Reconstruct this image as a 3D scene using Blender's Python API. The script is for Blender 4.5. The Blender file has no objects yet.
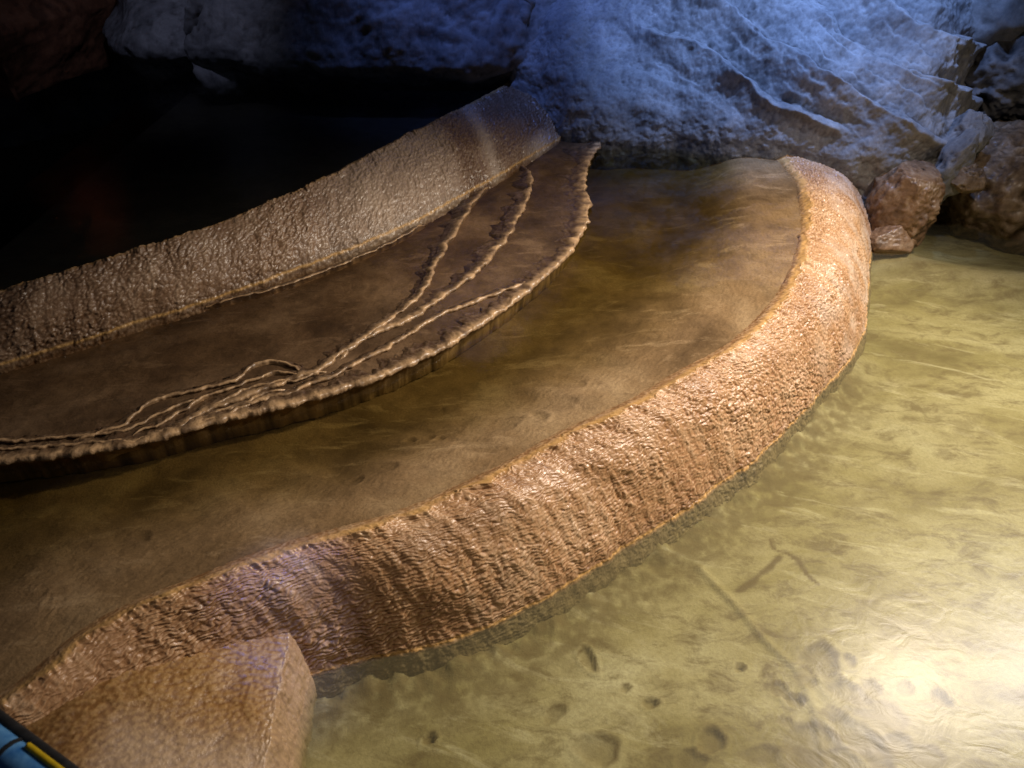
import bpy, math, random
import numpy as np
from mathutils import Vector

random.seed(7)
rng = np.random.RandomState(11)
scene = bpy.context.scene
COL = scene.collection

# ------------------------------------------------------------------ camera
PITCH = math.radians(38.0)
CAMZ = 2.0
FPX = 803.6
F = np.array([0, math.cos(PITCH), -math.sin(PITCH)])
U = np.array([0, math.sin(PITCH), math.cos(PITCH)])
cam = bpy.data.cameras.new("camera")
cam.sensor_width = 36.0
cam.lens = FPX / 1024 * 36.0
cam.clip_start = 0.02
cam.clip_end = 200
cob = bpy.data.objects.new("camera", cam)
COL.objects.link(cob)
cob.location = (0, 0, CAMZ)
cob.rotation_euler = (math.pi / 2 - PITCH, 0, 0)
scene.camera = cob
cam.dof.use_dof = True
cam.dof.focus_distance = 2.9
cam.dof.aperture_fstop = 4.0


def at(px, py, z):
    """point of the place seen at a pixel of the photograph, at height z"""
    d = F + np.array([1, 0, 0]) * (px - 512) / FPX + U * (384 - py) / FPX
    return np.array([0, 0, CAMZ]) + d * ((z - CAMZ) / d[2])


# ------------------------------------------------------------------ levels
Z_LOW, Z_MID, Z_TER, Z_UP = 0.0, 0.33, 0.348, 0.55

# ------------------------------------------------------------------ noise
def _hash(ix, iy, iz, seed):
    h = (ix.astype(np.int64) * 374761393 + iy.astype(np.int64) * 668265263 + iz.astype(np.int64) * 2147483647 + seed * 974711) & 0xFFFFFFFF
    h = ((h ^ (h >> 13)) * 1274126177) & 0xFFFFFFFF
    h = ((h ^ (h >> 16)) * 2246822519) & 0xFFFFFFFF
    return (h ^ (h >> 15)) & 0xFFFFFFFF


def vnoise(P, seed=0):
    """gradient noise, about -1..1"""
    P = np.asarray(P, float)
    i = np.floor(P).astype(np.int64)
    f = P - i
    w = f * f * f * (f * (f * 6 - 15) + 10)
    out = 0
    for dx in (0, 1):
        for dy in (0, 1):
            for dz in (0, 1):
                h = _hash(i[:, 0] + dx, i[:, 1] + dy, i[:, 2] + dz, seed)
                a = (h & 1023) / 1023.0 * 2 * np.pi
                c = ((h >> 10) & 1023) / 1023.0 * 2 - 1
                r = np.sqrt(1 - c * c)
                g = r * np.cos(a) * (f[:, 0] - dx) + r * np.sin(a) * (f[:, 1] - dy) + c * (f[:, 2] - dz)
                wx = w[:, 0] if dx else 1 - w[:, 0]
                wy = w[:, 1] if dy else 1 - w[:, 1]
                wz = w[:, 2] if dz else 1 - w[:, 2]
                out = out + g * wx * wy * wz
    return out * 1.5


def fbm(P, scale, octaves=4, seed=0, gain=0.5, ridged=False):
    P = np.asarray(P, float) / scale
    a, s, n = 1.0, 0, 0
    for k in range(octaves):
        v = vnoise(P * 2 ** k + 17.3 * k, seed + k)
        if ridged:
            v = 1 - 2 * np.abs(v)
        s = s + a * v
        n += a
        a *= gain
    return s / n


def worley(P, seed=0):
    """2D cell noise: F1, F2"""
    P = np.asarray(P, float)
    i = np.floor(P).astype(np.int64)
    f1 = np.full(len(P), 9.0)
    f2 = np.full(len(P), 9.0)
    z = np.zeros(len(P), np.int64)
    for dx in (-1, 0, 1):
        for dy in (-1, 0, 1):
            h = _hash(i[:, 0] + dx, i[:, 1] + dy, z, seed)
            cx = i[:, 0] + dx + (h & 1023) / 1023.0
            cy = i[:, 1] + dy + ((h >> 10) & 1023) / 1023.0
            d = np.hypot(P[:, 0] - cx, P[:, 1] - cy)
            f2 = np.minimum(f2, np.maximum(f1, d))
            f1 = np.minimum(f1, d)
    return f1, f2


def smooth(a, b, x):
    t = np.clip((x - a) / (b - a), 0, 1)
    return t * t * (3 - 2 * t)


# ------------------------------------------------------------------ curves
def spline(pts, n):
    """Catmull-Rom through pts, n samples spread evenly by arc length of the knots' parameter"""
    p = np.asarray(pts, float)
    k = len(p)
    e = np.vstack([2 * p[0] - p[1], p, 2 * p[-1] - p[-2]])
    seg = np.linalg.norm(np.diff(p, axis=0), axis=1)
    acc = np.concatenate([[0], np.cumsum(seg)])
    d = np.linspace(0, acc[-1], n)
    j = np.clip(np.searchsorted(acc, d, side="right") - 1, 0, k - 2)
    t = ((d - acc[j]) / np.maximum(seg[j], 1e-9))[:, None]
    a, b, c, q = e[j], e[j + 1], e[j + 2], e[j + 3]
    return 0.5 * (2 * b + (c - a) * t + (2 * a - 5 * b + 4 * c - q) * t ** 2 + (3 * b - a - 3 * c + q) * t ** 3)


def spline_at(pts, u):
    """Catmull-Rom through pts (k, N, 3) at shared parameters u in 0..k-1 -> (len(u), N, 3)"""
    p = np.asarray(pts, float)
    k = len(p)
    e = np.concatenate([(2 * p[0] - p[1])[None], p, (2 * p[-1] - p[-2])[None]])
    j = np.clip(np.floor(u).astype(int), 0, k - 2)
    t = (u - j)[:, None, None]
    a, b, c, q = e[j], e[j + 1], e[j + 2], e[j + 3]
    return 0.5 * (2 * b + (c - a) * t + (2 * a - 5 * b + 4 * c - q) * t ** 2 + (3 * b - a - 3 * c + q) * t ** 3)


# ------------------------------------------------------------------ mesh from a grid
def grid_normals(G):
    du = np.gradient(G, axis=0)
    dv = np.gradient(G, axis=1)
    n = np.cross(du, dv)
    return n / np.maximum(np.linalg.norm(n, axis=2, keepdims=True), 1e-12)


def grid_mesh(name, G, mat, uv=None, attrs=None, flip=False, wrap=False, parent=None):
    nu, nv = G.shape[:2]
    me = bpy.data.meshes.new(name)
    V = G.reshape(-1, 3)
    iu = np.arange(nu if wrap else nu - 1)
    iv = np.arange(nv - 1)
    a, b = np.meshgrid(iu, iv, indexing="ij")
    a2 = (a + 1) % nu
    q = np.stack([a * nv + b, a2 * nv + b, a2 * nv + b + 1, a * nv + b + 1], -1).reshape(-1, 4)
    if flip:
        q = q[:, ::-1]
    nf = len(q)
    me.vertices.add(len(V))
    me.vertices.foreach_set("co", V.astype(np.float32).ravel())
    me.loops.add(nf * 4)
    me.loops.foreach_set("vertex_index", q.astype(np.int32).ravel())
    me.polygons.add(nf)
    me.polygons.foreach_set("loop_start", (np.arange(nf) * 4).astype(np.int32))
    me.polygons.foreach_set("use_smooth", np.ones(nf, bool))
    if uv is not None:
        l = me.uv_layers.new(name="flow")
        l.data.foreach_set("uv", uv.reshape(-1, 2)[q.ravel()].astype(np.float32).ravel())
    for k, v in (attrs or {}).items():
        at_ = me.attributes.new(k, "FLOAT", "POINT")
        at_.data.foreach_set("value", v.astype(np.float32).ravel())
    me.update(calc_edges=True)
    me.validate()
    me.materials.append(mat)
    o = bpy.data.objects.new(name, me)
    COL.objects.link(o)
    if parent:
        o.parent = parent
    return o


def tag(o, label=None, cat=None, group=None, kind=None):
    if label:
        o["label"] = label
    if cat:
        o["category"] = cat
    if group:
        o["group"] = group
    if kind:
        o["kind"] = kind
    return o


# ------------------------------------------------------------------ materials
class NT:
    def __init__(self, name):
        self.m = bpy.data.materials.new(name)
        self.m.use_nodes = True
        self.t = self.m.node_tree
        self.t.nodes.clear()
        self.out = self.n("ShaderNodeOutputMaterial")

    def n(self, typ, **kw):
        x = self.t.nodes.new(typ)
        for k, v in kw.items():
            setattr(x, k, v)
        return x

    def l(self, a, b):
        self.t.links.new(a, b)

    def put(self, sock, v):
        if hasattr(v, "is_linked") or isinstance(v, bpy.types.NodeSocket):
            self.l(v, sock)
        else:
            sock.default_value = v

    def coord(self, kind="Object"):
        return self.n("ShaderNodeTexCoord").outputs[kind]

    def uvmap(self, sx, sy):
        u = self.n("ShaderNodeUVMap", uv_map="flow")
        m = self.n("ShaderNodeMapping")
        self.l(u.outputs[0], m.inputs[0])
        m.inputs["Scale"].default_value = (sx, sy, 1)
        return m.outputs[0]

    def scaled(self, vec, s):
        m = self.n("ShaderNodeMapping")
        self.l(vec, m.inputs[0])
        m.inputs["Scale"].default_value = s
        return m.outputs[0]

    def noise(self, vec, scale, detail=5, rough=0.55, dist=0.0):
        x = self.n("ShaderNodeTexNoise")
        self.l(vec, x.inputs["Vector"])
        x.inputs["Scale"].default_value = scale
        x.inputs["Detail"].default_value = detail
        x.inputs["Roughness"].default_value = rough
        x.inputs["Distortion"].default_value = dist
        return x.outputs["Fac"]

    def voronoi(self, vec, scale, feature="F1"):
        x = self.n("ShaderNodeTexVoronoi", feature=feature)
        self.l(vec, x.inputs["Vector"])
        x.inputs["Scale"].default_value = scale
        return x.outputs["Distance"]

    def ramp(self, fac, stops):
        r = self.n("ShaderNodeValToRGB")
        self.l(fac, r.inputs[0])
        e = r.color_ramp.elements
        while len(e) < len(stops):
            e.new(0.5)
        for k, (p, c) in enumerate(stops):
            e[k].position = p
            e[k].color = (c[0], c[1], c[2], 1) if isinstance(c, (tuple, list)) else (c, c, c, 1)
        return r.outputs[0]

    def mix(self, fac, a, b, mode="MIX"):
        x = self.n("ShaderNodeMix", data_type="RGBA", blend_type=mode)
        self.put(x.inputs[0], fac)
        for s, v in ((x.inputs[6], a), (x.inputs[7], b)):
            if isinstance(v, (tuple, list)):
                s.default_value = (v[0], v[1], v[2], 1)
            else:
                self.l(v, s)
        return x.outputs[2]

    def math(self, op, a, b=0.0, clamp=False):
        x = self.n("ShaderNodeMath", operation=op, use_clamp=clamp)
        self.put(x.inputs[0], a)
        self.put(x.inputs[1], b)
        return x.outputs[0]

    def attr(self, name):
        return self.n("ShaderNodeAttribute", attribute_name=name).outputs["Fac"]

    def bump(self, h, strength, dist, normal=None):
        b = self.n("ShaderNodeBump")
        self.l(h, b.inputs["Height"])
        b.inputs["Strength"].default_value = strength
        b.inputs["Distance"].default_value = dist
        if normal is not None:
            self.l(normal, b.inputs["Normal"])
        return b.outputs[0]

    def surface(self, color, rough=0.6, normal=None, spec=0.5, coat=0.0, metallic=0.0, coat_rough=0.15):
        p = self.n("ShaderNodeBsdfPrincipled")
        if isinstance(color, (tuple, list)):
            p.inputs["Base Color"].default_value = (*color, 1)
        else:
            self.l(color, p.inputs["Base Color"])
        self.put(p.inputs["Roughness"], rough)
        self.put(p.inputs["Specular IOR Level"], spec)
        p.inputs["Metallic"].default_value = metallic
        self.put(p.inputs["Coat Weight"], coat)
        p.inputs["Coat Roughness"].default_value = coat_rough
        if normal is not None:
            self.l(normal, p.inputs["Normal"])
        self.l(p.outputs[0], self.out.inputs["Surface"])
        return p


def mat_flowstone(name, dark, mid, light, wet=0.5, streak=0.5, crest=None):
    """wet calcite crust: stains that run down the flow, pale crests, darker hollows"""
    t = NT(name)
    ob = t.coord()
    big = t.noise(ob, 3.2, 5, 0.6, 0.4)
    st = t.noise(t.uvmap(26, 3.0), 1.0, 5, 0.6, 0.6)
    fine = t.noise(ob, 160, 4, 0.65)
    base = t.ramp(t.mix(streak, big, st), [(0.30, dark), (0.50, mid), (0.70, light)])
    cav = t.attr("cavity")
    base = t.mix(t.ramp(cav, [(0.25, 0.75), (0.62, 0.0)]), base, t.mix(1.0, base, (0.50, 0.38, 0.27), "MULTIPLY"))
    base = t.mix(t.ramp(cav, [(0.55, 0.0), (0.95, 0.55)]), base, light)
    base = t.mix(t.ramp(fine, [(0.35, 0.35), (0.65, 0.0)]), base, t.mix(1.0, base, (0.6, 0.5, 0.4), "MULTIPLY"))
    soil_shade = t.attr("soil_shade")
    base = t.mix(soil_shade, base, t.mix(1.0, base, (0.30, 0.27, 0.25), "MULTIPLY"))
    frost_light = t.attr("frost_light")
    base = t.mix(frost_light, base, crest if crest else t.mix(0.75, base, (0.62, 0.52, 0.42)))
    base = t.mix(t.attr("silt"), base, t.mix(t.attr("silt"), t.ramp(t.noise(ob, 34, 5, 0.65), [(0.35, (0.05, 0.042, 0.016)), (0.65, (0.20, 0.16, 0.06))]), t.ramp(t.noise(ob, 20, 5, 0.65), [(0.35, (0.09, 0.075, 0.028)), (0.65, (0.26, 0.21, 0.09))])))
    base = t.mix(t.math("MULTIPLY", t.attr("gold"), 0.85), base, (0.66, 0.39, 0.13))
    nb = t.bump(fine, 0.35, 0.003)
    nb = t.bump(t.voronoi(ob, 120), 0.22, 0.004, nb)
    rough = t.ramp(t.noise(ob, 40, 3), [(0.35, 0.28), (0.65, 0.55)])
    t.surface(base, rough, nb, spec=0.5, coat=wet, coat_rough=0.22)
    return t.m


def mat_bed(name, stops, silt, scale=2.0, fine_s=90, stretch=(1, 1, 1), rot=0.0, spotty=0.35, grain=0.45):
    t = NT(name)
    ob0 = t.coord()
    m = t.n("ShaderNodeMapping")
    t.l(ob0, m.inputs[0])
    m.inputs["Rotation"].default_value = (0, 0, rot)
    m.inputs["Scale"].default_value = stretch
    ob = m.outputs[0]
    a = t.noise(ob, scale, 7, 0.62, 0.3)
    base = t.ramp(a, stops)
    spots = t.noise(ob, scale * 5, 5, 0.7, 0.5)
    base = t.mix(t.ramp(spots, [(0.34, spotty), (0.52, 0.0)]), base, silt)
    pale = t.noise(t.scaled(ob, (0.6, 1.8, 1)), scale * 3.1, 6, 0.68, 0.6)
    base = t.mix(t.ramp(pale, [(0.55, 0.0), (0.70, 0.7)]), base, t.mix(0.5, stops[-1][1], (1.3 * stops[-1][1][0], 1.3 * stops[-1][1][1], 1.35 * stops[-1][1][2])))
    base = t.mix(t.attr("soil_shade"), base, silt)
    fine = t.noise(ob0, fine_s, 5, 0.7)
    base = t.mix(t.ramp(fine, [(0.35, 0.30), (0.6, 0.0)]), base, silt)
    nb = t.bump(fine, grain, 0.006)
    t.surface(base, 0.8, nb, spec=0.2)
    return t.m


def mat_rock(name, dark, mid, light, wet=0.0, scale=5.0):
    t = NT(name)
    ob = t.coord()
    a = t.noise(ob, scale, 8, 0.66, 0.7)
    base = t.ramp(a, [(0.28, dark), (0.5, mid), (0.72, light)])
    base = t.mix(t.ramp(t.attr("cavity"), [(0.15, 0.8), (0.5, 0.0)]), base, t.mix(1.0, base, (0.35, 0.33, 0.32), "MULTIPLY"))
    f = t.noise(ob, 55, 6, 0.7, 0.3)
    base = t.mix(t.ramp(f, [(0.35, 0.4), (0.6, 0.0)]), base, t.mix(1.0, base, (0.55, 0.53, 0.51), "MULTIPLY"))
    st = t.noise(t.scaled(ob, (1.0, 0.6, 0.35)), 34, 6, 0.66, 0.2)
    nb = t.bump(st, 0.45, 0.012)
    nb = t.bump(f, 0.35, 0.005, nb)
    t.surface(base, 0.55 if wet else 0.75, nb, spec=0.4, coat=wet, coat_rough=0.25)
    return t.m


def mat_water(name, absorb, density, wave_scale, wave, film=0.0, film_col=(0.3, 0.26, 0.12), stretch=(1, 1, 1), rot=0.0, rough=0.03, refl=0.9):
    t = NT(name)
    ob = t.coord()
    m = t.n("ShaderNodeMapping")
    t.l(ob, m.inputs[0])
    m.inputs["Rotation"].default_value = (0, 0, rot)
    m.inputs["Scale"].default_value = stretch
    h = t.noise(m.outputs[0], wave_scale, 3, 0.5, 1.2)
    nb = t.bump(h, 1.0, wave)
    lw = t.n("ShaderNodeLayerWeight")
    lw.inputs["Blend"].default_value = 0.5
    t.l(nb, lw.inputs["Normal"])
    fres = t.math("ADD", t.math("MULTIPLY", t.math("POWER", lw.outputs["Facing"], 5.0), refl), 0.022, True)
    tr = t.n("ShaderNodeBsdfTransparent")
    gl = t.n("ShaderNodeBsdfGlossy")
    gl.inputs["Roughness"].default_value = rough
    t.l(nb, gl.inputs["Normal"])
    body = tr.outputs[0]
    if film:
        df = t.n("ShaderNodeBsdfDiffuse")
        df.inputs["Color"].default_value = (*film_col, 1)
        mf = t.n("ShaderNodeMixShader")
        mf.inputs[0].default_value = film
        t.l(body, mf.inputs[1])
        t.l(df.outputs[0], mf.inputs[2])
        body = mf.outputs[0]
    mx = t.n("ShaderNodeMixShader")
    t.l(fres, mx.inputs[0])
    t.l(body, mx.inputs[1])
    t.l(gl.outputs[0], mx.inputs[2])
    t.l(mx.outputs[0], t.out.inputs["Surface"])
    v = t.n("ShaderNodeVolumeAbsorption")
    v.inputs["Color"].default_value = (*absorb, 1)
    v.inputs["Density"].default_value = density
    t.l(v.outputs[0], t.out.inputs["Volume"])
    return t.m


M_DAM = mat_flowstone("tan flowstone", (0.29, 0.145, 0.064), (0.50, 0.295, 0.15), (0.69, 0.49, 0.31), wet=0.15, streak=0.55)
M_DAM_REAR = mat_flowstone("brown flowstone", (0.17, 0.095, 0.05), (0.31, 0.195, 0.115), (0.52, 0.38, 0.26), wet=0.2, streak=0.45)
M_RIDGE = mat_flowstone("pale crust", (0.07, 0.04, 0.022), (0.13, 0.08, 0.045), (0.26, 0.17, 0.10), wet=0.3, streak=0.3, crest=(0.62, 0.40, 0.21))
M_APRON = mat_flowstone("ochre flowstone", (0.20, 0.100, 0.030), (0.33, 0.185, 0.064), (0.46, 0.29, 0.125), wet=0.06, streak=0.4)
M_BED_LOW = mat_bed("olive silt", [(0.30, (0.14, 0.105, 0.03)), (0.43, (0.27, 0.225, 0.09)), (0.56, (0.37, 0.32, 0.165)), (0.72, (0.48, 0.435, 0.27))], (0.13, 0.09, 0.03), scale=2.2, stretch=(0.65, 1.3, 1), rot=math.radians(35), spotty=0.85)
M_BED_MID = mat_bed("brown silt", [(0.30, (0.13, 0.078, 0.038)), (0.5, (0.30, 0.19, 0.10)), (0.7, (0.46, 0.32, 0.19))], (0.07, 0.04, 0.02), scale=2.4, fine_s=130)
M_BED_TER = mat_bed("umber silt", [(0.34, (0.07, 0.038, 0.018)), (0.5, (0.15, 0.088, 0.045)), (0.66, (0.27, 0.17, 0.095))], (0.03, 0.018, 0.01), scale=3.0, fine_s=110)
M_BED_UP = mat_bed("black silt", [(0.30, (0.05, 0.045, 0.038)), (0.6, (0.14, 0.12, 0.10))], (0.03, 0.027, 0.024), scale=2.0)
M_FLOOR = mat_bed("cave clay", [(0.30, (0.05, 0.04, 0.03)), (0.6, (0.10, 0.08, 0.05))], (0.03, 0.025, 0.02), scale=1.0)
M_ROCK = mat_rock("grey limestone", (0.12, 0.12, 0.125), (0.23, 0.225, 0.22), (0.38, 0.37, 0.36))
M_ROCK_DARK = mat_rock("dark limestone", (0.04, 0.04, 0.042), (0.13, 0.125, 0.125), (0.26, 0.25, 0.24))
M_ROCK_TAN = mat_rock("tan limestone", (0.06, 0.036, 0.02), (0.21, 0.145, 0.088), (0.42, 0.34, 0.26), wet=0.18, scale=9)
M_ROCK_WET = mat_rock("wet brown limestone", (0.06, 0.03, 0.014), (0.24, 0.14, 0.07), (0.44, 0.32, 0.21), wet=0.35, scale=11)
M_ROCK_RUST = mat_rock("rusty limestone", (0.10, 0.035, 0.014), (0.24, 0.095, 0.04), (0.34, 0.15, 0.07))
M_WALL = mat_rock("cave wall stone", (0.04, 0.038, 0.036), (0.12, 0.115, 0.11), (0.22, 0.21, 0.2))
M_WATER_LOW = mat_water("green pool water", (0.74, 0.77, 0.45), 2.4, 13.0, 0.0010, film=0.07, film_col=(0.44, 0.42, 0.28), stretch=(0.9, 1.2, 1), rot=math.radians(35), rough=0.31)
M_WATER_MID = mat_water("amber pool water", (0.635, 0.605, 0.33), 10.0, 6.0, 0.0006, film=0.01, film_col=(0.10, 0.09, 0.045))
M_WATER_TER = mat_water("film of water", (0.6, 0.5, 0.3), 9.0, 8.0, 0.002)
M_WATER_UP = mat_water("black pool water", (0.5, 0.5, 0.45), 5.0, 5.0, 0.003, rough=0.25, refl=0.45)


# ------------------------------------------------------------------ rimstone dams
def cavity_of(h, k=3):
    """how far a point stands above its neighbourhood (0..1, 0.5 level)"""
    b = h.copy()
    for _ in range(k):
        b = (np.roll(b, 1, 0) + np.roll(b, -1, 0) + np.roll(b, 1, 1) + np.roll(b, -1, 1) + b) / 5
    d = h - b
    s = d.std() + 1e-9
    return np.clip(0.5 + d / s * 0.2, 0, 1)


def dam_relief(S, T, left_ripple, seed, cell=0.014):
    """crust of a dam in metres over along-the-dam S and down-the-flow T: small gours, runnels, lumps"""
    n = S.size
    s, t = S.ravel(), T.ravel()
    z = np.zeros(n)
    warp = fbm(np.stack([s, t, z], 1), 0.05, 3, seed + 50) * 0.016
    warp2 = fbm(np.stack([s, t, z + 9], 1), 0.05, 3, seed + 60) * 0.016
    f1, f2 = worley(np.stack([(s + warp) / cell, (t + warp2) / (cell * 0.85)], 1), seed)
    cells = np.clip(1.0 - f1 * 1.25, 0, 1) ** 0.8
    f1b, _ = worley(np.stack([(s + warp) / (cell * 2.3), (t + warp2) / (cell * 1.7)], 1), seed + 3)
    cells2 = np.clip(1.0 - f1b * 1.15, 0, 1)
    # rows of tiny terraces across the flow
    ph = (t + warp2 * 1.6 + fbm(np.stack([s, t, z], 1), 0.02, 2, seed + 70) * 0.004) / 0.0125
    saw = ph - np.floor(ph)
    rows = np.where(saw < 0.75, saw / 0.75, (1 - saw) / 0.25)
    lr = left_ripple.ravel()
    fine = 0.0065 * cells * (1 - 0.6 * lr) + 0.0030 * rows * (0.2 + 0.8 * lr) + 0.006 * cells2 * (1 - 0.4 * lr)
    run = fbm(np.stack([s / 0.045 + warp * 20, t / 0.32, z], 1), 1.0, 4, seed + 5)
    lump = fbm(np.stack([s, t, z], 1), 0.16, 4, seed + 9)
    var = np.clip(0.95 + 1.1 * fbm(np.stack([s, t * 1.5, z + 3], 1), 0.30, 3, seed + 13), 0.35, 1.5)
    big = fbm(np.stack([s, t * 0.6, z + 6], 1), 0.45, 3, seed + 15)
    return (fine * var + (0.003 + 0.004 * smooth(0.14, 0.34, t)) * run + 0.013 * lump + 0.022 * big).reshape(S.shape), fine.reshape(S.shape)


def build_dam(name, I, S, B, Ufoot, V, ns, nt, mat, left_ripple, seed, darkf=None, palef=None, edge_fade=0.03, cell=0.014, crest_noise=0.030):
    rails = [spline(r, ns) for r in (V, I, S, B, Ufoot)]
    G0 = np.stack(rails)                                     # 5, ns, 3
    u = np.concatenate([np.linspace(0, 1, max(6, nt // 9), endpoint=False), np.linspace(1, 3, nt, endpoint=False), np.linspace(3, 4, max(8, nt // 4))])
    G = spline_at(G0, u).transpose(1, 0, 2)                   # ns, nu, 3
    ds = np.linalg.norm(np.diff(G, axis=0), axis=2)
    mid = ds[:, len(u) // 2]
    s = np.concatenate([[0], np.cumsum(mid)])
    dt = np.linalg.norm(np.diff(G, axis=1), axis=2)
    T = np.concatenate([np.zeros((ns, 1)), np.cumsum(dt, 1)], 1)
    Sg = np.repeat(s[:, None], len(u), 1)
    # wavering inner edge
    wob = fbm(np.stack([s, s * 0, s * 0], 1), 0.13, 5, seed + 21, 0.6)
    N = grid_normals(G)
    if N[:, len(u) // 3, 2].mean() < 0:
        N = -N
    lr = left_ripple(s / s[-1])[:, None] * np.ones_like(T)
    h, fine = dam_relief(Sg, T, lr, seed, cell)
    h = h - 0.8 * h.mean()
    # scalloped rim: little lips of crust where the water spills
    sc, _ = worley(np.stack([s / 0.055 + 1.3 * wob, s * 0], 1), seed + 33)
    lipn = np.clip(1 - sc * 1.1, 0, 1)
    fade = smooth(0.5, 1.05, u)[None, :]
    G2 = G + N * (h * fade * (0.75 + 0.25 * smooth(-0.06, 0.0, G[..., 2])))[..., None]
    ed = np.exp(-((u - 1.0) / 0.22) ** 2)[None, :]
    G2[..., 2] += ed * (0.002 + crest_noise * np.maximum(wob + 0.12, 0)[:, None]) + np.exp(-((u - 1.03) / 0.07) ** 2)[None, :] * ((0.007 if cell < 0.0145 else 0.003) * lipn)[:, None]
    tang = np.gradient(rails[1][:, :2], axis=0)
    tang /= np.linalg.norm(tang, axis=1, keepdims=True)
    out = (rails[3] - rails[1])[:, :2]
    out /= np.maximum(np.linalg.norm(out, axis=1, keepdims=True), 1e-9)
    G2[..., :2] += ed[..., None] * (wob[:, None] * 0.07)[..., None] * out[:, None, :]
    uvx = np.stack([Sg, T], -1)
    silt = smooth(0.004, -0.015, G2[..., 2]) * (0.75 + 0.25 * smooth(-0.05, -0.12, G2[..., 2]))  # olive silt under water, its dark tone also carrying the foot's painted shade
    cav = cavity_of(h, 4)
    soil_shade = np.zeros_like(T) if darkf is None else darkf(Sg / s[-1], u[None, :] * np.ones_like(T), G2)
    frost_light = np.zeros_like(T) if palef is None else palef(Sg / s[-1], u[None, :] * np.ones_like(T), G2)
    up = np.cross(np.gradient(G2, axis=0)[ns // 2, len(u) // 3], np.gradient(G2, axis=1)[ns // 2, len(u) // 3])[2] > 0
    gold = np.exp(-((u - 0.93) / 0.11) ** 2)[None, :] * np.clip(0.75 + 0.9 * wob, 0.2, 1)[:, None]
    zw = Z_LOW if cell < 0.0145 else Z_TER
    gold = np.maximum(gold, 0.9 * np.exp(-((G2[..., 2] - zw - 0.003) / 0.005) ** 2))
    o = grid_mesh(name, G2, mat, uvx, {"gold": gold, "cavity": cav, "soil_shade": np.clip(soil_shade, 0, 1), "frost_light": np.clip(frost_light, 0, 1), "silt": silt}, flip=not up)
    k1 = int(np.argmin(np.abs(u - 1.0)))
    rails[1] = np.stack([G2[:, k1, 0], G2[:, k1, 1], rails[1][:, 2]], 1)
    return o, rails


def offset_rail(I, B):
    t = np.gradient(I[:, :2], axis=0)
    d = np.stack([t[:, 1], -t[:, 0]], 1)
    return d / np.linalg.norm(d, axis=1, keepdims=True)


# front dam: inner lip at the middle pool, foot at the lower pool
fi = [(-150, 790), (10, 700), (100, 630), (200, 585), (290, 551), (400, 520), (500, 476), (560, 442), (640, 404), (700, 368), (745, 342), (790, 292), (806, 245), (808, 205), (799, 174), (766, 142)]
fb = [(-50, 900), (90, 800), (190, 735), (270, 693), (345, 667), (440, 645), (540, 598), (620, 551), (700, 499), (755, 458), (803, 413)]
fsil = [(839, 364, 0.05, 0.0), (863, 312, 0.15, 0.03), (869, 258, 0.24, 0.06), (871, 195, 0.27, 0.07), (868, 152, 0.27, 0.07)]
I = np.array([at(x, y, Z_MID) for x, y in fi])
B = np.array([at(x, y, Z_LOW) for x, y in fb] + [at(x, y, z) for x, y, z, e in fsil])
S = np.zeros_like(I)
d = offset_rail(I, B)
for k in range(len(I)):
    if k < len(fb):
        S[k] = I[k] + (B[k] - I[k]) * 0.50
        S[k, 2] = Z_MID * 0.78
    else:
        zs, es = fsil[k - len(fb)][2:]
        B[k, :2] += d[k] * es
        B[k, 2] = 0.0
        S[k] = I[k] + (B[k] - I[k]) * (0.5 + 0.12 * zs / 0.27)
        S[k, 2] = Z_MID * (0.72 + 0.06 * zs / 0.27)
Uf = B.copy()
Uf[:, :2] += d * np.where(np.arange(len(d)) < len(fb) - 1, 0.055, 0.02)[:, None]
Uf[:, 2] = -0.15
V = I.copy()
V[:, :2] -= d * 0.14
V[:, 2] = Z_MID - 0.06 - 0.08 * smooth(10, 13, np.arange(len(V)))


def fs_dark(s, u, G):
    wetline = np.exp(-((G[..., 2] - 0.0) / 0.03) ** 2) * 0.5 * (1 - smooth(0.55, 0.75, s))
    n = fbm(np.stack([G[..., 0].ravel(), G[..., 1].ravel(), G[..., 2].ravel()], 1), 0.12, 4, 77).reshape(s.shape)
    patch = smooth(0.10, 0.17, s) * (1 - smooth(0.26, 0.40, s)) * smooth(1.15, 1.6, u) * smooth(-0.25, 0.35, n) * 0.35  # darker patch on the face towards the left
    foot = (G[..., 2] < -0.01) * 0.55  # underwater skirt darkened, shade painted into its colour
    return np.maximum(np.maximum(wetline, patch), foot)


def fs_pale(s, u, G):
    n = fbm(np.stack([G[..., 0].ravel(), G[..., 1].ravel(), G[..., 2].ravel()], 1), 0.10, 4, 99).reshape(s.shape)
    return smooth(0.50, 0.80, s) * smooth(1.2, 1.9, u) * smooth(-0.3, 0.5, n) * 0.8 * (G[..., 2] > 0)  # paler lower face towards the right end


front, FR = build_dam("rimstone_dam", I, S, B, Uf, V, 1500, 210, M_DAM, lambda x: 1 - smooth(0.30, 0.62, x), 1, fs_dark, fs_pale)
tag(front, "broad tan rippled rimstone dam sweeping in a curve around the clear green pool in front", "rimstone dam", "rimstone dams")

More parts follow.
